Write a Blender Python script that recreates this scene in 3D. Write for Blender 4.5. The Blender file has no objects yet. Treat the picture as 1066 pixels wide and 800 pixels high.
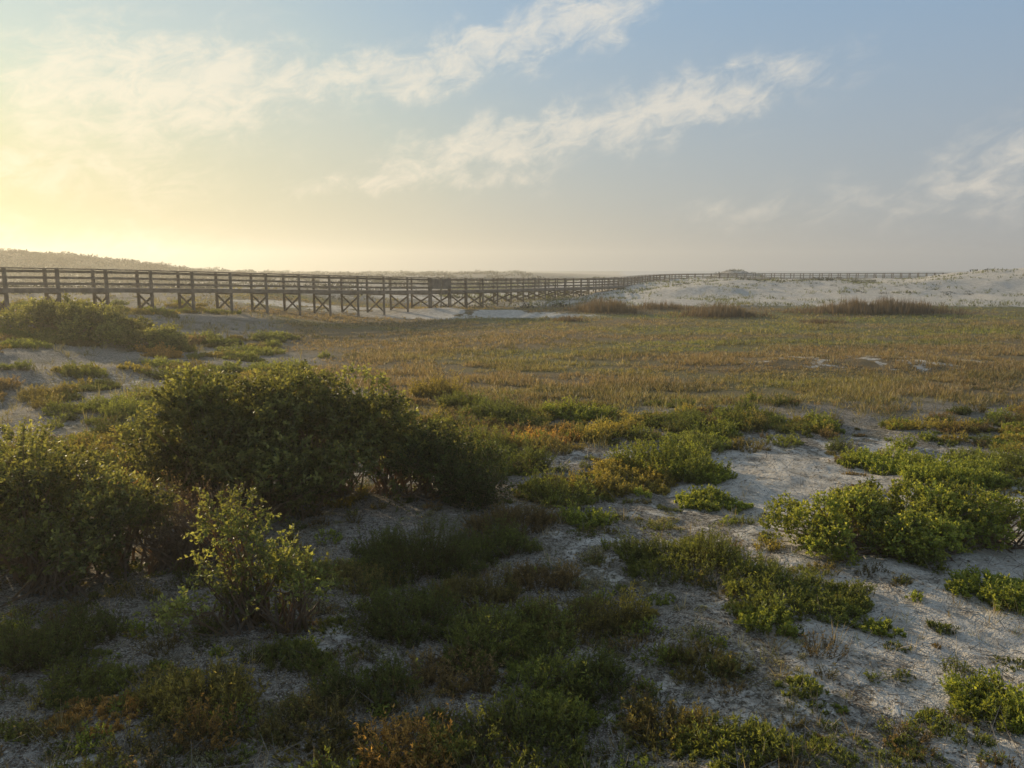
import bpy, math, numpy as np
from mathutils import Vector
rng = np.random.default_rng(7)
scene = bpy.context.scene
EYE = 3.5
# ------------------------------------------------------------------ noise
def _h(ix, iy, s):
    n = (ix.astype(np.int64)*374761393 + iy.astype(np.int64)*668265263 + s*974634777) & 0xffffffff
    n = ((n ^ (n >> 13)) * 1274126177) & 0xffffffff
    n = n ^ (n >> 16)
    return (n & 0xffffff) / float(0xffffff)
def vn(x, y, s=0):
    x = np.asarray(x, float); y = np.asarray(y, float)
    ix = np.floor(x); iy = np.floor(y); fx = x-ix; fy = y-iy
    fx = fx*fx*(3-2*fx); fy = fy*fy*(3-2*fy)
    a = _h(ix, iy, s); b = _h(ix+1, iy, s); c = _h(ix, iy+1, s); d = _h(ix+1, iy+1, s)
    return (a*(1-fx)+b*fx)*(1-fy)+(c*(1-fx)+d*fx)*fy
def fbm(x, y, s=0, o=4):
    r = 0; a = .5; t = 0
    for i in range(o):
        r = r+a*vn(x, y, s+i*17); t += a; a *= .5
        x = x*2.03+5.1; y = y*2.03+1.7
    return r/t
def ss(a, b, x):
    t = np.clip((x-a)/(b-a), 0, 1); return t*t*(3-2*t)
def gauss(x, y, cx, cy, rx, ry):
    return np.exp(-((x-cx)/rx)**2-((y-cy)/ry)**2)
# ------------------------------------------------------------------ terrain
def meadow(x, y):
    e = (fbm(x/5, y/5, 50)-.5)*5
    return ss(17, 20.5, y+e-ss(4, 14, x)*1.5)*(1-ss(64, 69, y+e))*ss(-1.5, 1.5, x+.47*(y-17)+2.5+e)*(1-ss(75, 95, x))
def height(x, y):
    x = np.asarray(x, float); y = np.asarray(y, float)
    r = np.hypot(x, y)
    m = meadow(x, y)
    h = 0.36*(fbm(x/2.6, y/2.6, 1)-.5)*(1-m) + .12*(fbm(x/.5, y/.5, 2, 3)-.5)*(1-ss(15, 30, r))
    h = h + .10*(fbm(x/6, y/6, 3)-.5)*m
    h = h + 1.2*ss(-5, -24, x)*ss(8, 24, y)*(1-ss(70, 110, y)) + .5*(fbm(x/7, y/7, 4)-.5)*ss(-6, -14, x)*ss(12, 20, y)
    h = h + .55*ss(55, 75, y) + .55*gauss(x, y, -4, 59, 8, 3)*(.4+fbm(x/3, y/3, 11)) + .4*gauss(x, y, 13, 27.5, 5, 2)*(.3+fbm(x/2, y/2, 12))
    d = ss(66, 112, y+6*(fbm(x/9, y/9, 5)-.5))*ss(0, 22, x)*(1-ss(210, 300, r))
    h = h + d*(1.1+1.9*(fbm(x/11, y/9, 6, 5)-.5)) 
    h = h + 2.0*gauss(x, y, 67, 101, 12, 13)+ 1.0*gauss(x, y, 33, 98, 9, 7) + 2.5*gauss(x, y, 49, 164, 7, 6)+1.1*gauss(x,y,22,84,7,4)+1.8*gauss(x,y,84,95,14,12)+.7*gauss(x,y,48,92,8,5)
    far = ss(150, 260, r); rt = ss(.02, .25, x/np.maximum(y, 1))
    h = h + far*(3.4*(fbm(x/60, y/40, 8, 5)-.25)*(1-.5*ss(600, 1500, r))*(1-rt) - 3.5*rt)*(y > 0)
    h = h + 7.6*ss(-80, -150, x+14*(fbm(x/30, y/30, 9)-.5)-(y-210)*.25)*gauss(0*x, y, 0, 215, 1, 50)*(.75+.5*fbm(x/12, y/12, 10))
    return h
def sandy(x, y):
    """0..1 how bare and white the ground is"""
    n = fbm(x/1.7, y/1.7, 21); n2 = fbm(x/.55, y/.55, 22)
    near = .20 + .50*ss(.8, 3.4, x-.05*y)*(1-ss(14, 17, y)) + (n-.5)*.9+(n2-.5)*.9
    near = near + .35*gauss(x, y, 4.6, 6.6, 2, 1.6)+.35*gauss(x, y, 4.2, 11.2, 1.6, 2.2)-.35*gauss(x,y,-3.2,8,3.4,3)
    near = near + .5*gauss(x, y, -1.9, 6.7, .5, .4)+.2*gauss(x, y, .5, 8.4, .8, 1.4)-.2*ss(15, 18, y)
    mid = -.3 + (fbm(x/6, y/3, 23)-.45)*1.2
    mid = mid + 1.4*gauss(x, y, 13, 27, 5.5, 2.6)*ss(.3, .6, n2) + 1.7*gauss(x, y, -7, 57, 16, 3.8)*ss(.3, .5, n+.1)+.6*gauss(x, y, -13, 24, 5, 5)
    far = .34+(fbm(x/9, y/7, 24)-.45)*1.7 + .8*ss(2, 14, x)*ss(64, 70, y)*(1-ss(130, 170, y)) + .6*gauss(x, y, 62, 90, 14, 14)-.8*ss(165, 220, y)
    a = ss(15, 20, y); b = ss(62, 69, y)
    return np.clip((near*(1-a)+mid*a)*(1-b)+far*b, 0, 1)
def greenness(x, y):
    g = .18+(fbm(x/9, y/3.0, 31)-.5)*2.6
    g = g + .45*ss(4, 16, x)*ss(30, 46, y) + .35*gauss(x, y, 6, 33, 7, 7) - .35*gauss(x, y, -6, 32, 11, 12)
    return np.clip(g, 0, 1)
def mk(name, V, F, C=None, mat=None, smooth=False):
    me = bpy.data.meshes.new(name)
    V = np.ascontiguousarray(V, dtype=np.float32); F = np.ascontiguousarray(F, dtype=np.int32)
    k = F.shape[1]
    me.vertices.add(len(V)); me.vertices.foreach_set('co', V.ravel())
    me.loops.add(F.size); me.loops.foreach_set('vertex_index', F.ravel())
    me.polygons.add(len(F))
    me.polygons.foreach_set('loop_start', np.arange(0, F.size, k, dtype=np.int32))
    me.polygons.foreach_set('loop_total', np.full(len(F), k, dtype=np.int32))
    me.polygons.foreach_set('use_smooth', np.full(len(F), smooth, dtype=bool))
    if C is not None:
        at = me.color_attributes.new('Col', 'FLOAT_COLOR', 'POINT')
        C4 = np.ones((len(V), 4), np.float32); C4[:, :3] = C
        at.data.foreach_set('color', C4.ravel())
    me.update(calc_edges=True)
    if mat: me.materials.append(mat)
    ob = bpy.data.objects.new(name, me); scene.collection.objects.link(ob)
    return ob
# ------------------------------------------------------------------ materials
def newmat(name):
    m = bpy.data.materials.new(name); m.use_nodes = True; nt = m.node_tree
    for n in list(nt.nodes): nt.nodes.remove(n)
    out = nt.nodes.new('ShaderNodeOutputMaterial'); return m, nt, out
def setin(nt, sock, v):
    if isinstance(v, bpy.types.NodeSocket): nt.links.new(v, sock)
    else: sock.default_value = v
def MATH(nt, op, a, b=0.0, c=0.0, clamp=False):
    n = nt.nodes.new('ShaderNodeMath'); n.operation = op; n.use_clamp = clamp
    setin(nt, n.inputs[0], a); setin(nt, n.inputs[1], b); setin(nt, n.inputs[2], c); return n.outputs[0]
def MIX(nt, f, a, b, mode='MIX'):
    n = nt.nodes.new('ShaderNodeMix'); n.data_type = 'RGBA'; n.blend_type = mode
    n.clamp_factor = True
    setin(nt, n.inputs[0], f)
    for s, v in ((n.inputs[6], a), (n.inputs[7], b)):
        if isinstance(v, tuple): v = (*v[:3], 1.0)
        setin(nt, s, v)
    return n.outputs[2]
def NOISE(nt, vec, scale, detail=4, rough=.55, dist=0):
    n = nt.nodes.new('ShaderNodeTexNoise'); nt.links.new(vec, n.inputs['Vector'])
    n.inputs['Scale'].default_value = scale; n.inputs['Detail'].default_value = detail
    n.inputs['Roughness'].default_value = rough; n.inputs['Distortion'].default_value = dist
    return n.outputs['Fac']
def RANGE(nt, v, a, b, c=0.0, d=1.0, smooth=True):
    n = nt.nodes.new('ShaderNodeMapRange'); n.interpolation_type = 'SMOOTHSTEP' if smooth else 'LINEAR'
    for i, x in enumerate((v, a, b, c, d)): setin(nt, n.inputs[i], x)
    return n.outputs[0]

def leafmat(name, trans=.42):
    m, nt, out = newmat(name)
    at = nt.nodes.new('ShaderNodeAttribute'); at.attribute_name = 'Col'
    col = at.outputs['Color']
    p = nt.nodes.new('ShaderNodeBsdfPrincipled'); nt.links.new(col, p.inputs['Base Color'])
    p.inputs['Roughness'].default_value = .5; p.inputs['Specular IOR Level'].default_value = .35
    t = nt.nodes.new('ShaderNodeBsdfTranslucent')
    tc = MIX(nt, 1.0, col, (2.4, 2.05, 1.0), 'MULTIPLY'); nt.links.new(tc, t.inputs['Color'])
    mx = nt.nodes.new('ShaderNodeMixShader'); mx.inputs[0].default_value = trans
    nt.links.new(p.outputs[0], mx.inputs[1]); nt.links.new(t.outputs[0], mx.inputs[2])
    nt.links.new(mx.outputs[0], out.inputs[0]); return m
M_LEAF = leafmat('foliage', .48); M_GRASS = leafmat('grass_blades', .34); M_TWIG = leafmat('dry_twigs', .05)

m, nt, out = newmat('sandy_ground'); M_GROUND = m
geo = nt.nodes.new('ShaderNodeNewGeometry'); pos = geo.outputs['Position']
at = nt.nodes.new('ShaderNodeAttribute'); at.attribute_name = 'Col'
sep = nt.nodes.new('ShaderNodeSeparateColor'); nt.links.new(at.outputs['Color'], sep.inputs[0])
S, G, Md = sep.outputs[0], sep.outputs[1], sep.outputs[2]
n1 = NOISE(nt, pos, 3.0, 5, .7); n2 = NOISE(nt, pos, 14, 4, .7); n3 = NOISE(nt, pos, 55, 2, .6); nb = NOISE(nt, pos, .7, 3, .6)
sand = MIX(nt, RANGE(nt, n1, .35, .65), (.50, .445, .37), (.72, .66, .57))
sand = MIX(nt, RANGE(nt, n3, .54, .66, 0, .65), sand, (.20, .165, .125))
sand = MIX(nt, RANGE(nt, n2, .54, .66, 0, .6), sand, (.25, .21, .16))
litter = MIX(nt, RANGE(nt, n2, .38, .62), (.10, .08, .058), (.31, .27, .215))
litter = MIX(nt, RANGE(nt, n3, .5, .62), litter, (.45, .41, .35))
litter = MIX(nt, RANGE(nt, nb, .5, .62, 0, .5), litter, (.11, .10, .05))
sm = MATH(nt, 'ADD', S, MATH(nt, 'MULTIPLY', MATH(nt, 'SUBTRACT', n1, .5), 1.7))
sm = MATH(nt, 'ADD', sm, MATH(nt, 'MULTIPLY', MATH(nt, 'SUBTRACT', n2, .5), 1.3))
c1 = MIX(nt, RANGE(nt, sm, .34, .66), litter, sand)
mg = MIX(nt, G, (.22, .165, .095), (.175, .185, .065))
mg = MIX(nt, RANGE(nt, n2, .4, .6, 0, .5), mg, (.12, .10, .055))
mdf = MATH(nt, 'MULTIPLY', Md, RANGE(nt, sm, .8, .45))
c2 = MIX(nt, mdf, c1, mg)
p = nt.nodes.new('ShaderNodeBsdfPrincipled'); nt.links.new(c2, p.inputs['Base Color']); p.inputs['Roughness'].default_value = .95
p.inputs['Specular IOR Level'].default_value = .1
bh = MATH(nt, 'ADD', MATH(nt, 'MULTIPLY', n1, .9), MATH(nt, 'ADD', MATH(nt, 'MULTIPLY', n2, .5), MATH(nt, 'MULTIPLY', n3, .18)))
bp = nt.nodes.new('ShaderNodeBump'); bp.inputs['Strength'].default_value = 1.0; bp.inputs['Distance'].default_value = .12
nt.links.new(bh, bp.inputs['Height']); nt.links.new(bp.outputs[0], p.inputs['Normal'])
nt.links.new(p.outputs[0], out.inputs[0])

m, nt, out = newmat('weathered_wood'); M_WOOD = m
geo = nt.nodes.new('ShaderNodeNewGeometry'); pos = geo.outputs['Position']
a = NOISE(nt, pos, 2.0, 4, .6); b = NOISE(nt, pos, 30, 3, .6)
c = MIX(nt, RANGE(nt, a, .35, .65), (.14, .11, .085), (.25, .205, .16)); c = MIX(nt, RANGE(nt, b, .45, .7, 0, .5), c, (.09, .07, .055))
p = nt.nodes.new('ShaderNodeBsdfPrincipled'); nt.links.new(c, p.inputs['Base Color']); p.inputs['Roughness'].default_value = .85
nt.links.new(p.outputs[0], out.inputs[0])
m, nt, out = newmat('sea_water'); M_SEA = m
geo = nt.nodes.new('ShaderNodeNewGeometry'); a = NOISE(nt, geo.outputs['Position'], .6, 3, .6)
p = nt.nodes.new('ShaderNodeBsdfPrincipled'); p.inputs['Base Color'].default_value = (.10, .14, .16, 1); p.inputs['Roughness'].default_value = .35
bp = nt.nodes.new('ShaderNodeBump'); bp.inputs['Strength'].default_value = .3; nt.links.new(a, bp.inputs['Height']); nt.links.new(bp.outputs[0], p.inputs['Normal'])
nt.links.new(p.outputs[0], out.inputs[0])
# ------------------------------------------------------------------ ground sheet (polar grid, fine near, reaches the horizon)
NR = 900
rr = np.concatenate([[0.0], 1.5*np.exp(np.linspace(0, math.log(6000/1.5), NR))])
th = np.concatenate([np.linspace(-58, 58, 640), np.linspace(58, 302, 62)[1:-1]])*math.pi/180
R_, T_ = np.meshgrid(rr, th, indexing='ij')
X = R_*np.sin(T_); Y = R_*np.cos(T_)
Z = height(X, Y)
nr, nth = X.shape
V = np.stack([X, Y, Z], -1).reshape(-1, 3)
i = np.arange(nr-1)[:, None]; j = np.arange(nth)[None, :]; j2 = (j+1) % nth
F = np.stack([i*nth+j, i*nth+j2, (i+1)*nth+j2, (i+1)*nth+j], -1).reshape(-1, 4)[:, ::-1]
C = np.stack([sandy(X, Y), greenness(X, Y), np.maximum(meadow(X, Y), .8*ss(-60, -90, X)*ss(140, 180, Y))], -1).reshape(-1, 3)
mk('ground', V, F, C, M_GROUND, True)
mk('sea', [(-2500, 230, -1.2), (9000, 230, -1.2), (9000, 12000, -1.2), (-2500, 12000, -1.2)], [(0, 1, 2, 3)], None, M_SEA)
# ------------------------------------------------------------------ foliage tools
def nrm(v): return v/np.maximum(np.linalg.norm(v, axis=-1, keepdims=True), 1e-9)
def rdir(n): return nrm(rng.normal(size=(n, 3)))
class Buf:
    def __init__(s): s.V = []; s.F = []; s.C = []; s.n = 0
    def add(s, V, F, C):
        s.V.append(V); s.F.append(F+s.n); s.C.append(C); s.n += len(V)
    def leaves(s, P, D, L, W, C, fold=.25):
        n = len(P); side = nrm(np.cross(D, rdir(n))); up = np.cross(side, D)
        L = L[:, None]; W = W[:, None]
        mid = P+D*L*.45
        v = np.stack([P, mid+side*W*.5+up*W*fold, P+D*L, mid-side*W*.5+up*W*fold], 1).reshape(-1, 3)
        f = np.arange(n*4).reshape(n, 4)
        s.add(v, f, np.repeat(C, 4, axis=0))
    def shoots(s, P, D, L, k, ll, lw, C1, C2, spread=.9, t0=.15, cv=.25):
        n = len(P); t = rng.uniform(t0, 1, (n, k))
        Q = P[:, None]+D[:, None]*(L[:, None]*t)[..., None]
        q = Q.reshape(-1, 3); Dr = np.repeat(D, k, 0)
        ld = nrm(Dr*(1-spread*.5)+rdir(n*k)*spread)
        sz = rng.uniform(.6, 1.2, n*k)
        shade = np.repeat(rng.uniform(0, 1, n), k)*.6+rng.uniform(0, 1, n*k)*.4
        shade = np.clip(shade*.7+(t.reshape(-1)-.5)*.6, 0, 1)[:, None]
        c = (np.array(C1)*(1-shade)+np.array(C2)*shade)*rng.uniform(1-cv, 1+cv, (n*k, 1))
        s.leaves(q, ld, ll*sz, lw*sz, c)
    def stems(s, A, B, r0, r1, C):
        n = len(A); d = nrm(B-A); u = nrm(np.cross(d, rdir(n))); w = np.cross(d, u)
        vs = []
        for P, r in ((A, r0), (B, r1)):
            r = np.broadcast_to(r, (n,))[:, None]
            for a in (0, 2.094, 4.189): vs.append(P+r*(u*math.cos(a)+w*math.sin(a)))
        v = np.stack(vs, 1).reshape(-1, 3); b = np.arange(n)[:, None]*6
        f = np.concatenate([b+np.array([[0, 1, 4, 3]]), b+np.array([[1, 2, 5, 4]]), b+np.array([[2, 0, 3, 5]])])
        s.add(v, f, np.repeat(np.broadcast_to(np.array(C, float), (n, 3))*rng.uniform(.7, 1.2, (n, 1)), 6, axis=0))
    def make(s, name, mat=None):
        return mk(name, np.concatenate(s.V), np.concatenate(s.F), np.concatenate(s.C), mat or M_LEAF)
BARK = (.18, .14, .11)
def bush(b, lobes, nsh, k, ll, lw, C1, C2, shL=(.12, .26), loose=.2, nst=40, sub=18, subr=.32):
    """woody stems + many leafy clumps spread over the big lobes"""
    vol = np.array([l[3]*l[4]*l[5] for l in lobes])**(2/3); vol /= vol.sum()
    for l, f in zip(lobes, vol):
        c = np.array(l[:3]); r = np.array(l[3:6]); ncl = max(5, int(sub*len(lobes)*f))
        dd = rdir(ncl); dd[:, 2] = np.where(dd[:, 2] < -.25, -dd[:, 2], dd[:, 2])
        cc = c+dd*r*rng.uniform(.45, 1.08, (ncl, 1)); rs = subr*r.min()**.5*rng.uniform(.4, 1.35, ncl)
        tint = rng.uniform(.6, 1.45, ncl)
        g0 = height(cc[:, 0], cc[:, 1])
        for q in range(ncl):
            n = max(8, int(nsh*f*rs[q]**2/(rs**2).sum()))
            d = rdir(n); u = rng.uniform(.15, 1, n)**.45*(1+loose*rng.normal(0, .4, n))
            P = cc[q]+d*rs[q]*u[:, None]*np.array([1.1, 1.1, .85]); P[:, 2] = np.maximum(P[:, 2], .03)+g0[q]
            D = nrm(d*.8+np.array([0, 0, .6])+rdir(n)*.4); L = rng.uniform(*shL, n)
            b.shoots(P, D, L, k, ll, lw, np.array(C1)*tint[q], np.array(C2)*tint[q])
            b.stems(P, P+D*L[:, None], .003, .0015, BARK)
            m_ = 3; sel = rng.integers(0, n, m_)
            B0 = np.stack([c[0]+rng.normal(0, r[0]*.2, m_), c[1]+rng.normal(0, r[1]*.2, m_), np.zeros(m_)], -1)
            B0[:, 2] = height(B0[:, 0], B0[:, 1])-.03
            M = (B0+P[sel])/2; M[:, 2] = B0[:, 2]+(P[sel][:, 2]-B0[:, 2])*.6; M += rng.normal(0, .06, M.shape)
            b.stems(B0, M, .016, .010, BARK); b.stems(M, P[sel], .010, .003, BARK)
def mound(b, x, y, w, h, C1, C2, dens=420, k=26, ll=.035, lw=.007, lean=.55, up=1.0, wy=None):
    wy = wy or w*.8; n = int(dens*w*wy)+12
    a = rng.uniform(0, 2*math.pi, n); rad = np.sqrt(rng.uniform(0, 1, n))
    ed = .5+.85*vn(a*1.3+x*7, a*0+y*5, 70)
    px = x+np.cos(a)*rad*ed*w/2; py = y+np.sin(a)*rad*ed*wy/2
    L = h*np.sqrt(np.clip(1-rad**2*.8, .1, 1))*(.3+1.2*vn(px*5, py*5, 71))*rng.uniform(.55, 1.15, n)
    P = np.stack([px, py, height(px, py)-.01], -1)
    D = nrm(np.stack([np.cos(a)*rad*lean, np.sin(a)*rad*lean, np.full(n, up)], -1)+rng.normal(0, .25, (n, 3)))
    tint = rng.uniform(.75, 1.3)
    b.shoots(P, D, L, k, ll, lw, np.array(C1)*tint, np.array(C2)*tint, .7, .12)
    b.stems(P, P+D*L[:, None], .003, .001, (.10, .085, .05))
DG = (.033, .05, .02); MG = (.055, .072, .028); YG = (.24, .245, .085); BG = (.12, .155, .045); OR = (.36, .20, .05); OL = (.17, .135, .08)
# main shrubs -------------------------------------------------------
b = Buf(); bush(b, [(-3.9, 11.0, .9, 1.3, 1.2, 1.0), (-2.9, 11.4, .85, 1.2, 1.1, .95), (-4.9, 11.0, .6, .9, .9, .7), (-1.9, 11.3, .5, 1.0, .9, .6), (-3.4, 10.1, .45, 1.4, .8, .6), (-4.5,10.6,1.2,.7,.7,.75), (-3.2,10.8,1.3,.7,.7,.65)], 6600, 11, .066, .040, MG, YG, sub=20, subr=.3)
b.make('large_scrub_oak_bush')
b = Buf(); bush(b, [(-1.1, 11.2, .3, 1.0, .9, .5), (-.5, 11.0, .2, .7, .7, .35)], 1700, 13, .048, .022, DG, BG); b.make('low_green_shrub')
b = Buf(); bush(b, [(-5.4, 8.1, .7, 1.0, .9, .7), (-4.6, 8.2, .5, .6, .7, .5), (-6.2, 8.6, .7, 1.0, .9, .7), (-5.0, 7.6, .35, .9, .5, .4)], 2500, 11, .054, .033, MG, YG, loose=.5)
b.make('scrub_oak_bush')
b = Buf(); bush(b, [(-2.55, 6.9, .55, .45, .45, .5), (-2.15, 6.8, .35, .5, .45, .35), (-2.75, 6.7, .25, .5, .4, .3), (-2.65,7.0,.95,.28,.3,.32)], 620, 10, .048, .03, BG, YG, loose=.8, sub=8, subr=.24)
b.make('leafy_shrub')
b = Buf(); bush(b, [(4.3, 9.0, .22, .9, .8, .34), (5.2, 9.3, .25, 1.0, .9, .38), (6.2, 9.2, .22, .8, .8, .36), (4.9, 8.6, .12, 1.3, .5, .26)], 4400, 12, .045, .028, (.10, .145, .03), (.28, .29, .065), shL=(.08, .16), sub=24, subr=.24)
b.make('bright_green_shrub')
b = Buf(); bush(b, [(-3.9, 8.3, .4, .9, .6, .45)], 600, 4, .03, .01, OL, OL, loose=.8, sub=50); b.make('twiggy_brown_shrub')
spec = [  # x,y,w,h,kind
 (2.1, 8.4, 1.25, .42, 'g'), (2.85, 7.5, 1.35, .3, 'g'), (2.46, 6.7, .42, .3, 'b'), (-1.06, 8.4, 1.3, .5, 'd'), (0, 9.6, .9, .38, 'o'),
 (-1.0, 7.0, .85, .5, 'd'), (-.15, 6.7, 1.1, .36, 'g'), (.65, 7.0, .8, .33, 'l'), (1.15, 7.2, .45, .3, 'y'), (.74, 5.9, .5, .35, 'd'),
 (-.83, 4.95, .6, .34, 'r'), (-.55, 5.0, .4, .25, 'y'), (.05, 5.1, 1.1, .32, 'g'), (-2.5, 5.5, .6, .5, 'y'), (-2.3, 5.1, .4, .3, 'r'), (-4.3, 6.4, .9, .45, 'd'), (-3.2, 5.3, .6, .14, 'r'),
 (3.75, 5.4, .6, .3, 'b'), (5.2, 7.5, .8, .26, 'b'), (1.6, 4.9, .6, .22, 'g'), (3.6, 6.75, .35, .14, 'b'), (4.2, 6.8, .22, .2, 'd'), (-1.2, 5.8, .6, .35, 'd'),
 (2.9, 12.9, 1.7, .6, 'b'), (2.2, 12.4, 1.5, .3, 'y'), (1.6, 11.6, 1.0, .3, 'y'), (.55, 15.2, 1.4, .3, 'r'), (1.9, 15.4, 1.2, .28, 'y'), (3.6, 14.5, 1.3, .35, 'g'),
 (7.0, 13.4, 1.2, .42, 'b'), (7.8, 12.4, 1.6, .4, 'b'), (9.0, 12.9, 1.2, .4, 'g'), (-2.1, 20.5, 1.0, .7, 'y'), (-1.25, 19.0, .9, .65, 'g'), (-.4, 17.6, 1.2, .5, 'd'),
 (1.6, 17.6, 1.3, .4, 'b'), (-.2, 12.6, 1.2, .5, 'd'), (.6, 11.0, 1.0, .4, 'g'), (1.1, 9.9, .6, .3, 'b'), (-.6, 14, 1.2, .5, 'g'), (3.1, 11.2, .8, .25, 'b'),
 (4.0, 16.6, 1.5, .4, 'd'), (5.5, 17, 1.3, .35, 'g'), (-9.0, 17.0, .9, .45, 'g'), (-7.6, 15.0, 1.4, .45, 'd'), (-8.6, 13, 1.0, .5, 'y'), (-6.9,10.5,1.0,.4,'g'),(1.7,6.1,.5,.2,'l'),(2.4,5.6,.35,.15,'g'),(-1.7,7.9,.7,.3,'l'),(-5.6,5.9,.9,.5,'d'),
 (-.4, 7.6, .8, .34, 'l'), (.3, 6.0, .7, .3, 'g'), (-1.5, 5.2, .6, .25, 'l'), (-.5, 6.1, .6, .3, 'o'), (.35, 8.0, .6, .25, 'o'), (-1.9, 6.2, .5, .2, 'g'), (-3.6, 5.7, .6, .3, 'g'), (1.2, 5.3, .5, .2, 'l'), (-.3,8.9,.8,.35,'d')]
kinds = dict(g=('green_rosemary_shrub', (.06, .08, .025), (.21, .24, .06), .035, .009), b=('bright_green_ground_shrub', (.09, .13, .028), (.26, .29, .06), .036, .015),
 d=('dark_green_rosemary_shrub', (.032, .046, .018), (.14, .17, .045), .035, .008), o=('brown_dry_shrub', (.09, .07, .042), (.24, .18, .09), .03, .008),
 l=('olive_shrub', (.075, .067, .032), (.22, .195, .07), .03, .008), y=('yellow_green_shrub', (.10, .098, .03), (.33, .28, .08), .035, .011), r=('orange_goldenrod_shrub', (.16, .115, .045), (.42, .265, .09), .03, .010))
for (x, y, w, h, kd) in spec:
    nm, C1, C2, ll, lw = kinds[kd]; b = Buf()
    far = 1+.05*max(0, y-9)
    mound(b, x, y, w, h, C1, C2, dens=400/far**1.5, k=24, ll=ll*far*1.1, lw=lw*far*1.2)
    if w > .4:
        for q in range(5):
            a = rng.uniform(0, 6.28); mound(b, x+math.cos(a)*w*.52, y+math.sin(a)*w*.4, w*rng.uniform(.2, .55), h*rng.uniform(.4, 1.0), C1, C2, dens=400/far**1.5, ll=ll*far*1.1, lw=lw*far*1.2)
    b.make(nm)
# left slope shrub and scatter of low shrubs ------------------------
b = Buf(); bush(b, [(-17.5, 30, .4, 2.4, 1.6, .7), (-14.8, 29.5, .25, 2.0, 1.4, .5), (-19.5, 31, .3, 2, 1.5, .6)], 3000, 12, .10, .06, MG, YG, shL=(.2, .4), subr=.4); b.make('wax_myrtle_bush')
b = Buf(); cnt = 0
while cnt < 270:
    y = rng.uniform(11, 50); x = rng.uniform(-.75, .1)*y
    if meadow(x, y) > .3 or (y < 14 and x > -6): continue
    if fbm(x/4, y/4, 91) < .47: continue
    cnt += 1; f = 1+.06*max(0, y-9); kd = rng.choice(list('gddlyodgr'), p=[.2,.12,.12,.18,.12,.08,.08,.06,.04]); _, C1, C2, ll, lw = kinds[kd]
    w = rng.uniform(.4, 1.6)
    mound(b, x, y, w, rng.uniform(.15, .45), C1, C2, dens=240/f**1.2, k=18, ll=ll*f*1.2, lw=lw*f*1.3)
b.make('dune_scrub')
b = Buf(); cnt = 0
while cnt < 190:   # shrub belt between sand and meadow
    y = rng.normal(16.6, 1.4); x = rng.uniform(-3, 17)
    if fbm(x/2, y/2, 92) < .42: continue
    cnt += 1; kd = rng.choice(list('gbdlyo')); _, C1, C2, ll, lw = kinds[kd]
    mound(b, x, y, rng.uniform(.3, .9), rng.uniform(.15, .36), C1, C2, dens=230, k=16, ll=ll*1.5, lw=lw*1.6)
b.make('low_shrub_belt')
# small groundcover near -------------------------------------------
b = Buf(); cnt = 0
while cnt < 1000:
    y = 4+ rng.uniform(0, 1)**1.3*13; x = rng.uniform(-.8, .8)*y
    s_ = float(sandy(np.array(x), np.array(y)))
    if rng.uniform() < s_*1.1-.1: continue
    cnt += 1; kd = rng.choice(list('gbdlyo'), p=[.24, .14, .16, .22, .08, .16]); _, C1, C2, ll, lw = kinds[kd]; f = 1+.05*max(0, y-8)
    mound(b, x, y, rng.uniform(.06, .45), rng.uniform(.04, .22), C1, C2, dens=320, k=12, ll=ll*f*.9, lw=lw*f)
b.make('groundcover_plants')
b = Buf()
for q in range(170):
    y = rng.uniform(4.5, 11); x = rng.uniform(-.5, .45)*y
    mound(b, x, y, rng.uniform(.08, .3), rng.uniform(.03, .07), (.22, .22, .15), (.38, .38, .28), dens=1500, k=10, ll=.014, lw=.006)
b.make('reindeer_lichen')
# twigs and litter ---------------------------------------------------
b = Buf(); n = 38000
y = 3.6+rng.uniform(0, 1, n)**1.2*13; x = rng.uniform(-.8, .8, n)*y
keep = rng.uniform(0, 1, n) > sandy(x, y)*.85; x = x[keep]; y = y[keep]; n = len(x)
P = np.stack([x, y, height(x, y)+.008], -1); D = nrm(np.stack([rng.normal(size=n), rng.normal(size=n), rng.normal(0, .25, n)], -1))
cc = np.array([(.10, .07, .045), (.22, .16, .10), (.38, .33, .26), (.14, .13, .09)])[rng.integers(0, 4, n)]
b.leaves(P, D, rng.uniform(.02, .06, n), rng.uniform(.008, .022, n), cc)
n = 6000; y = 3.8+rng.uniform(0, 1, n)*11; x = rng.uniform(-.8, .8, n)*y
A = np.stack([x, y, height(x, y)+.01], -1); L = rng.uniform(.05, .3, n)[:, None]
B = A+nrm(np.stack([rng.normal(size=n), rng.normal(size=n), np.abs(rng.normal(0, .45, n))], -1))*L
b.stems(A, B, .004, .0015, (.20, .17, .14)); b.make('leaf_litter', M_TWIG)
# meadow grass --------------------------------------------------------
def grass(b, x, y, hgt, wid, col, nb, spread=.5):
    n = len(x); z = np.repeat(height(x, y), nb); x = np.repeat(x, nb); y = np.repeat(y, nb); hgt = np.repeat(hgt, nb)*rng.uniform(.5, 1.15, n*nb); wid = np.repeat(wid, nb)
    col = np.repeat(col, nb, 0)*rng.uniform(.7, 1.3, (n*nb, 1)); m_ = len(x)
    a = rng.uniform(0, 6.283, m_); rad = hgt*spread*rng.uniform(0, 1, m_)
    x = x+np.cos(a)*rad*.3; y = y+np.sin(a)*rad*.3
    P = np.stack([x, y, z-.02], -1)
    D = nrm(np.stack([np.cos(a)*rad, np.sin(a)*rad, hgt], -1)+rng.normal(0, .05, (m_, 3)))
    b.leaves(P, D, hgt, wid, col, .1)
b = Buf(); n = 150000
y = 15/(1-rng.uniform(0, 1, n)*.80); x = rng.uniform(-.62, .78, n)*y
cl_ = fbm(x/1.1, y/1.1, 81)
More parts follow.
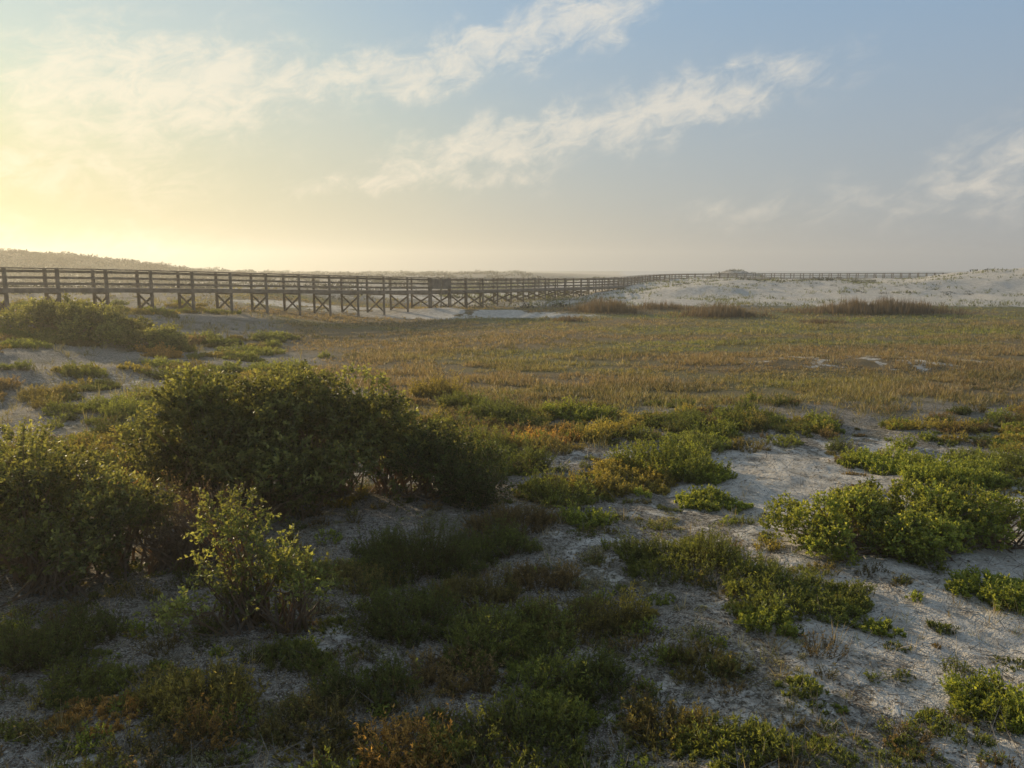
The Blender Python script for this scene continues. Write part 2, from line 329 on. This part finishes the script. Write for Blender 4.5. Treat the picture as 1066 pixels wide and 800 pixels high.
dn = meadow(x, y)*(1-sandy(x, y)); keep = rng.uniform(0, 1, n) < dn*ss(.28, .60, cl_); x = x[keep]; y = y[keep]; cl_ = cl_[keep]; n = len(x)
g = np.clip(greenness(x, y)+rng.normal(0, .12, n), 0, 1)[:, None]
col = np.array((.225, .17, .10))*(1-g)+np.array((.205, .225, .06))*g
dry = rng.uniform(0, 1, n) < .13; col[dry] = (.31, .265, .18)
dk = (rng.uniform(0, 1, n) < .12+.35*ss(.5, .62, fbm(x/4, y/2, 95))); col[dk] = (.11, .105, .05)
grass(b, x, y, rng.uniform(.07, .22, n)*(.3+1.5*fbm(x/2.5, y/2.5, 82)), .006+.0006*y, col, 5, 1.0); b.make('meadow_grass', M_GRASS)
# dry grass tufts in the foreground
b = Buf(); n = 1500
y = 4+rng.uniform(0, 1, n)**1.2*13; x = rng.uniform(-.8, .8, n)*y
keep = fbm(x/1.2, y/1.2, 87) > .46; x = x[keep]; y = y[keep]; n = len(x)
col = np.array([(.34, .28, .18), (.20, .16, .08), (.15, .16, .06)])[rng.integers(0, 3, n)]
grass(b, x, y, rng.uniform(.07, .26, n), np.full(n, .005), col, 11, 1.0); b.make('dry_grass_tufts', M_GRASS)
# reeds
b = Buf()
for (cx, cy, rx, ry, n, hh) in [(7.8, 61, 2.4, 2.0, 900, 1.2), (16, 57, 3.0, 2.0, 900, 1.0), (29.5, 60, 5.4, 2.0, 1800, 1.3), (13,64,2.5,1.5,300,.8), (21,50,1.5,1,200,.5), (4,52,1.2,.8,150,.5)]:
    x = rng.normal(cx, rx*.55, n); y = rng.normal(cy, ry*.5, n)
    grass(b, x, y, hh*rng.uniform(.5, 1.1, n)*np.exp(-((x-cx)/rx)**2*.5)*(.6+.7*vn(x*1.2, y, 88)), np.full(n, .035), np.tile((.12, .09, .065), (n, 1)), 4, .15)
b.make('brown_reeds', M_GRASS)
# dune grass
b = Buf(); n = 24000
y = rng.uniform(66, 190, n); x = rng.uniform(-.1, .85, n)*y
keep = (fbm(x/5, y/4, 83)+rng.normal(0, .07, n)-.15*sandy(x, y)) > .44; x = x[keep]; y = y[keep]; n = len(x)
col = np.array((.10, .115, .055))*np.ones((n, 1))*rng.uniform(.6, 1.5, (n, 1)); grass(b, x, y, rng.uniform(.2, .45, n), .0006*y, col, 5, 1.0)
n = 9000; y = rng.uniform(14, 75, n); x = rng.uniform(-.8, .75, n)*y; keep = (meadow(x, y) < .5) & (fbm(x/3, y/3, 84) > .42) & (sandy(x, y) < .7)
x = x[keep]; y = y[keep]; n = len(x); col = np.array((.16, .15, .075))*np.ones((n, 1))*rng.uniform(.6, 1.5, (n, 1)); grass(b, x, y, rng.uniform(.15, .4, n), .004+.0006*y, col, 7, .9)
b.make('dune_grass', M_GRASS)
# distant shrubs -------------------------------------------------------
b = Buf(); n = 5600
y = 64+rng.uniform(0, 1, n)**1.4*420; x = rng.uniform(-.85, .85, n)*y
right = (x > 8)
keep = (fbm(x/14, y/14, 85)+rng.normal(0, .06, n)-.11*right-.09*(y < 95) > .46) & ~(right & (y > 200))
nR = 2600; xR = rng.uniform(-240, -72, nR); yR = rng.normal(200, 22, nR)
nP = 8; xP = rng.normal(49, 3, nP); yP = rng.normal(162, 2.5, nP)
x = np.concatenate([x[keep], xR, xP]); y = np.concatenate([y[keep], yR, yP]); n = len(x)
sz = rng.uniform(.4, 1.5, n)*(1+.004*y)*np.where(x > 8, .36, .75)*np.where(y < 95, .6, 1)
k = 40
d = rdir(n*k); d[:, 2] = np.abs(d[:, 2]); s3 = np.repeat(sz, k)[:, None]
P = np.stack([np.repeat(x, k), np.repeat(y, k), np.repeat(height(x, y), k)], -1)+d*s3*np.array([1.3, 1.3, .5])*rng.uniform(.4, 1, (n*k, 1))
c = np.repeat(np.array((.04, .046, .028))*rng.uniform(.6, 1.6, (n, 1)), k, 0)
b.leaves(P, nrm(d+rdir(n*k)*.6), s3[:, 0]*.32, s3[:, 0]*.2, c); b.make('distant_shrubs', M_TWIG)
# ------------------------------------------------------------------ boardwalk
ctrl = np.array([(-60, -2, 3.8), (-46, 14, 3.8), (-26.3, 38, 3.68), (-8, 59, 3.0), (4, 79, 2.75), (14, 100, 2.6), (26, 130, 2.9), (44, 146, 3.05), (66, 155, 3.05), (97, 166, 3.1), (125, 176, 3.1)], float)
pts = []
for q in range(1, len(ctrl)-2):
    p0, p1, p2, p3 = ctrl[q-1:q+3]
    for t in np.linspace(0, 1, 60, endpoint=False):
        pts.append(.5*((2*p1)+(-p0+p2)*t+(2*p0-5*p1+4*p2-p3)*t*t+(-p0+3*p1-3*p2+p3)*t**3))
pts = np.array(pts); sL = np.concatenate([[0], np.cumsum(np.linalg.norm(np.diff(pts, axis=0), axis=1))])
ns = int(sL[-1]/2.4); st = np.linspace(0, ns*2.4, ns+1)
N = np.stack([np.interp(st, sL, pts[:, a]) for a in range(3)], -1)
BV = []; BF = []
def beam(p, q, w, h):
    p = Vector(p); q = Vector(q); d = (q-p).normalized(); upv = Vector((0, 0, 1)) if abs(d.z) < .9 else Vector((1, 0, 0))
    s_ = d.cross(upv).normalized(); u = s_.cross(d).normalized(); base = len(BV)
    for e in (p, q):
        for a, c in ((-1, -1), (1, -1), (1, 1), (-1, 1)): BV.append(e+s_*(a*w/2)+u*(c*h/2))
    for f in ((0, 1, 2, 3), (7, 6, 5, 4), (0, 4, 5, 1), (1, 5, 6, 2), (2, 6, 7, 3), (3, 7, 4, 0)): BF.append(tuple(base+z for z in f))
def side(i):
    a = N[max(i-1, 0)]; c = N[min(i+1, len(N)-1)]; d = c-a; v = np.array([-d[1], d[0], 0]); return v/np.linalg.norm(v)
HW = .95
def at(i, s_, dz): 
    p = N[i]+side(i)*s_; p = p.copy(); p[2] += dz; return p
for i in range(len(N)):
    bot = []
    for s_ in (-HW, HW):
        p = at(i, s_, 0); g = float(height(p[0], p[1])); b0 = p.copy(); b0[2] = min(g-.2, p[2]-1.3)
        beam(b0, at(i, s_, -.05), .14, .14); bot.append(g)
    beam(at(i, -HW-.12, -1.27), at(i, HW+.12, -1.27), .05, .2)
    lo = max(bot)+.1-N[i][2]
    if lo < -1.75:
        beam(at(i, -HW, lo), at(i, HW, -1.42), .045, .12); beam(at(i, HW, lo)+side(i)*.0+np.array([.06, .06, 0]), at(i, -HW, -1.42)+np.array([.06, .06, 0]), .045, .12)
    if i+1 < len(N):
        for s_ in (-HW, HW):
            o = s_/HW*.095
            beam(at(i, s_, -.02), at(i+1, s_, -.02), .16, .045)
            for dz, hh in ((-.17, .13), (-.50, .12), (-.82, .12)):
                beam(at(i, s_-o, dz), at(i+1, s_-o, dz), .04, hh)
            beam(at(i, s_+o, -1.16), at(i+1, s_+o, -1.16), .045, .24)
        npl = 16 if N[i][1] < 110 else 6
        for q in range(npl):
            t0 = (q+.03)/npl; t1 = (q+.95)/npl
            A_ = N[i]*(1-t0)+N[i+1]*t0; B_ = N[i]*(1-t1)+N[i+1]*t1; A_[2] -= 1.05; B_[2] -= 1.05
            beam(A_, B_, 1.84, .035)
me = bpy.data.meshes.new('boardwalk'); me.from_pydata([tuple(v) for v in BV], [], BF); me.materials.append(M_WOOD); me.update()
ob = bpy.data.objects.new('boardwalk', me); scene.collection.objects.link(ob)
BV = []; BF = []
ii = int(np.argmin(np.abs(N[:, 0]/N[:, 1]+.134)+ (N[:,1]<0)*9)); sd = side(ii)*-1
c0 = N[ii]+side(ii)*-1.15; c1 = N[ii+1]+side(ii+1)*-1.15
for c in (c0, (c0+c1)/2, c1):
    g = c.copy(); g[2] = height(c[0], c[1])-.1; t = c.copy(); t[2] += .0; beam(g, t, .1, .1)
for a_, b_ in ((.02, .48), (.52, .98)):
    A_ = c0*(1-a_)+c1*a_; B_ = c0*(1-b_)+c1*b_
    A2 = A_+sd*.08; B2 = B_+sd*.08; A2[2] -= .5; B2[2] -= .5; beam(A2, B2, .03, .8)
me = bpy.data.meshes.new('wooden_sign'); me.from_pydata([tuple(v) for v in BV], [], BF); me.materials.append(M_WOOD); me.update()
ob = bpy.data.objects.new('wooden_sign', me); scene.collection.objects.link(ob)
# ------------------------------------------------------------------ low sea haze (real scattering volume over the whole site)
bpy.ops.mesh.primitive_cube_add(size=1, location=(0, 250, 9)); hz_ = bpy.context.object; hz_.name = 'haze'; hz_.scale = (1400, 1300, 34)
m, nt, out = newmat('haze'); v = nt.nodes.new('ShaderNodeVolumeScatter'); v.inputs['Density'].default_value = .0014; v.inputs['Anisotropy'].default_value = .45
v.inputs['Color'].default_value = (1, .94, .80, 1)
nt.links.new(v.outputs[0], out.inputs['Volume']); hz_.data.materials.append(m)
# ------------------------------------------------------------------ sun + sky
SE, SA = 14.0, -43.0
sd_ = Vector((math.sin(math.radians(SA))*math.cos(math.radians(SE)), math.cos(math.radians(SA))*math.cos(math.radians(SE)), math.sin(math.radians(SE))))
ld = bpy.data.lights.new('sun', 'SUN'); ld.energy = 4.9; ld.angle = math.radians(.6); ld.color = (1, .80, .51)
lo = bpy.data.objects.new('sun', ld); scene.collection.objects.link(lo); lo.rotation_euler = sd_.to_track_quat('Z', 'Y').to_euler()
w = bpy.data.worlds.new('World'); scene.world = w; w.use_nodes = True; nt = w.node_tree
for n in list(nt.nodes): nt.nodes.remove(n)
out = nt.nodes.new('ShaderNodeOutputWorld'); bg = nt.nodes.new('ShaderNodeBackground'); nt.links.new(bg.outputs[0], out.inputs[0])
sky = nt.nodes.new('ShaderNodeTexSky'); sky.sky_type = 'NISHITA'; sky.sun_disc = False
sky.sun_elevation = math.radians(SE); sky.sun_rotation = math.radians(SA); sky.dust_density = 2.0; sky.air_density = 1.0; sky.ozone_density = 1.0
tc = nt.nodes.new('ShaderNodeTexCoord'); sp = nt.nodes.new('ShaderNodeSeparateXYZ'); nt.links.new(tc.outputs['Generated'], sp.inputs[0])
az = MATH(nt, 'MULTIPLY', MATH(nt, 'ARCTAN2', sp.outputs[0], sp.outputs[1]), 57.3); el = MATH(nt, 'MULTIPLY', MATH(nt, 'ARCSINE', sp.outputs[2]), 57.3)
ca, sa = math.cos(math.radians(16)), math.sin(math.radians(16))
al = MATH(nt, 'ADD', MATH(nt, 'MULTIPLY', az, ca), MATH(nt, 'MULTIPLY', el, sa)); ac = MATH(nt, 'SUBTRACT', MATH(nt, 'MULTIPLY', el, ca), MATH(nt, 'MULTIPLY', az, sa))
cb = nt.nodes.new('ShaderNodeCombineXYZ'); nt.links.new(MATH(nt, 'MULTIPLY', al, .5), cb.inputs[0]); nt.links.new(ac, cb.inputs[1])
nzA = NOISE(nt, cb.outputs[0], .7, 9, .68, .5)
cb2 = nt.nodes.new('ShaderNodeCombineXYZ'); nt.links.new(az, cb2.inputs[0]); nt.links.new(el, cb2.inputs[1])
nzB = NOISE(nt, cb2.outputs[0], .2, 5, .6)
el2 = MATH(nt, 'ADD', el, MATH(nt, 'MULTIPLY', MATH(nt, 'SUBTRACT', nzB, .5), 6.0))
def seg(a0, e0, a1, e1, wd, amp=1.0):
    dx, dy = a1-a0, e1-e0; L = math.hypot(dx, dy); dx /= L; dy /= L
    A = MATH(nt, 'SUBTRACT', az, a0); E = MATH(nt, 'SUBTRACT', el2, e0)
    s_ = MATH(nt, 'ADD', MATH(nt, 'MULTIPLY', A, dx), MATH(nt, 'MULTIPLY', E, dy))
    d = MATH(nt, 'SUBTRACT', MATH(nt, 'MULTIPLY', E, dx), MATH(nt, 'MULTIPLY', A, dy))
    g = MATH(nt, 'EXPONENT', MATH(nt, 'MULTIPLY', MATH(nt, 'POWER', MATH(nt, 'ABSOLUTE', MATH(nt, 'DIVIDE', d, wd)), 2.0), -1.0))
    e = MATH(nt, 'MULTIPLY', RANGE(nt, s_, -L*.12, L*.25), RANGE(nt, s_, L*1.15, L*.7))
    return MATH(nt, 'MULTIPLY', MATH(nt, 'MULTIPLY', g, e), amp)
cl = None
for a in [(-35, 10.4, -14, 13.4, 3.8, 1.0), (-19, 12.4, -6, 14.8, 1.8, .8), (-14, 12.3, 13, 19.6, 1.9, .95), (-12, 7.0, 24, 13.8, 2.0, .95), (-18, 6.0, 6, 7.6, 1.2, .65), (27, 4.2, 42, 9.5, 3.0, .6), (-42, 6.5, -20, 6.5, 2.4, .65), (10, 4, 34, 5, 1.4, .4), (-44, 2.6, -18, 1.8, 1.4, .55)]:
    q = seg(*a); cl = q if cl is None else MATH(nt, 'MAXIMUM', cl, q)
cl = MATH(nt, 'MULTIPLY', RANGE(nt, MATH(nt, 'ADD', nzA, MATH(nt, 'MULTIPLY', cl, .30)), .50, .92), MATH(nt, 'MINIMUM', MATH(nt, 'MULTIPLY', cl, 1.7), 1.0))
cl = MATH(nt, 'MULTIPLY', cl, .92)
# hazy sky: Nishita blended with a haze layer that thickens to the horizon and towards the sun
nsk = MIX(nt, 1.0, sky.outputs[0], (9., 8., 5.), 'DARKEN')
rmp = nt.nodes.new('ShaderNodeValToRGB'); nt.links.new(MATH(nt, 'DIVIDE', el, 60.0), rmp.inputs[0])
cr = rmp.color_ramp; cr.elements[0].position = 0; cr.elements[0].color = (.35, .37, .41, 1); cr.elements[1].position = 1; cr.elements[1].color = (.25, .315, .41, 1)
for p_, c_ in ((.10, (.34, .40, .48, 1)), (.30, (.26, .40, .58, 1))):
    e_ = cr.elements.new(p_); e_.color = c_
dt = nt.nodes.new('ShaderNodeVectorMath'); dt.operation = 'DOT_PRODUCT'; nt.links.new(tc.outputs['Generated'], dt.inputs[0]); dt.inputs[1].default_value = (math.sin(math.radians(SA))*.98, math.cos(math.radians(SA))*.98, .18)
ang = MATH(nt, 'MULTIPLY', MATH(nt, 'ARCCOSINE', MATH(nt, 'MINIMUM', dt.outputs['Value'], .9999)), 57.3)
gl = MATH(nt, 'EXPONENT', MATH(nt, 'DIVIDE', ang, -25.0))
gl = MATH(nt, 'MULTIPLY', gl, RANGE(nt, el, 8, 22, 1.0, .5))
low = RANGE(nt, el, 0, 17, 1.0, 0.0)
gcol = MIX(nt, low, (.46, .54, .20), (.62, .48, .04))
glc = nt.nodes.new('ShaderNodeVectorMath'); glc.operation = 'SCALE'; nt.links.new(gcol, glc.inputs[0]); nt.links.new(gl, glc.inputs['Scale'])
hz = MIX(nt, 1.0, rmp.outputs[0], glc.outputs[0], 'ADD')
warm = MIX(nt, MATH(nt, 'MULTIPLY', gl, low), (1., 1., 1.), (1.05, .92, .38))
hz = MIX(nt, 1.0, hz, warm, 'MULTIPLY')
hz10 = MIX(nt, 1.0, hz, (10., 10., 10.), 'MULTIPLY')
skc = MIX(nt, .86, nsk, hz10)
cc = MIX(nt, .6, MIX(nt, 1.0, skc, (1.35, 1.22, 1.1), 'MULTIPLY'), (9.2, 8.2, 6.7))
fin = MIX(nt, cl, skc, cc)
nt.links.new(fin, bg.inputs[0]); bg.inputs[1].default_value = .1
w.cycles.sampling_method = 'MANUAL'; w.cycles.sample_map_resolution = 512
# ------------------------------------------------------------------ camera
cd = bpy.data.cameras.new('camera'); cam = bpy.data.objects.new('camera', cd); scene.collection.objects.link(cam)
cd.lens = 26; cd.sensor_width = 36; cd.clip_end = 20000; cam.location = (0, 0, EYE); cam.rotation_euler = (math.radians(90-8.7), 0, 0)
scene.camera = cam
scene.view_settings.view_transform = 'Standard'; scene.view_settings.look = 'None'; scene.view_settings.exposure = 0
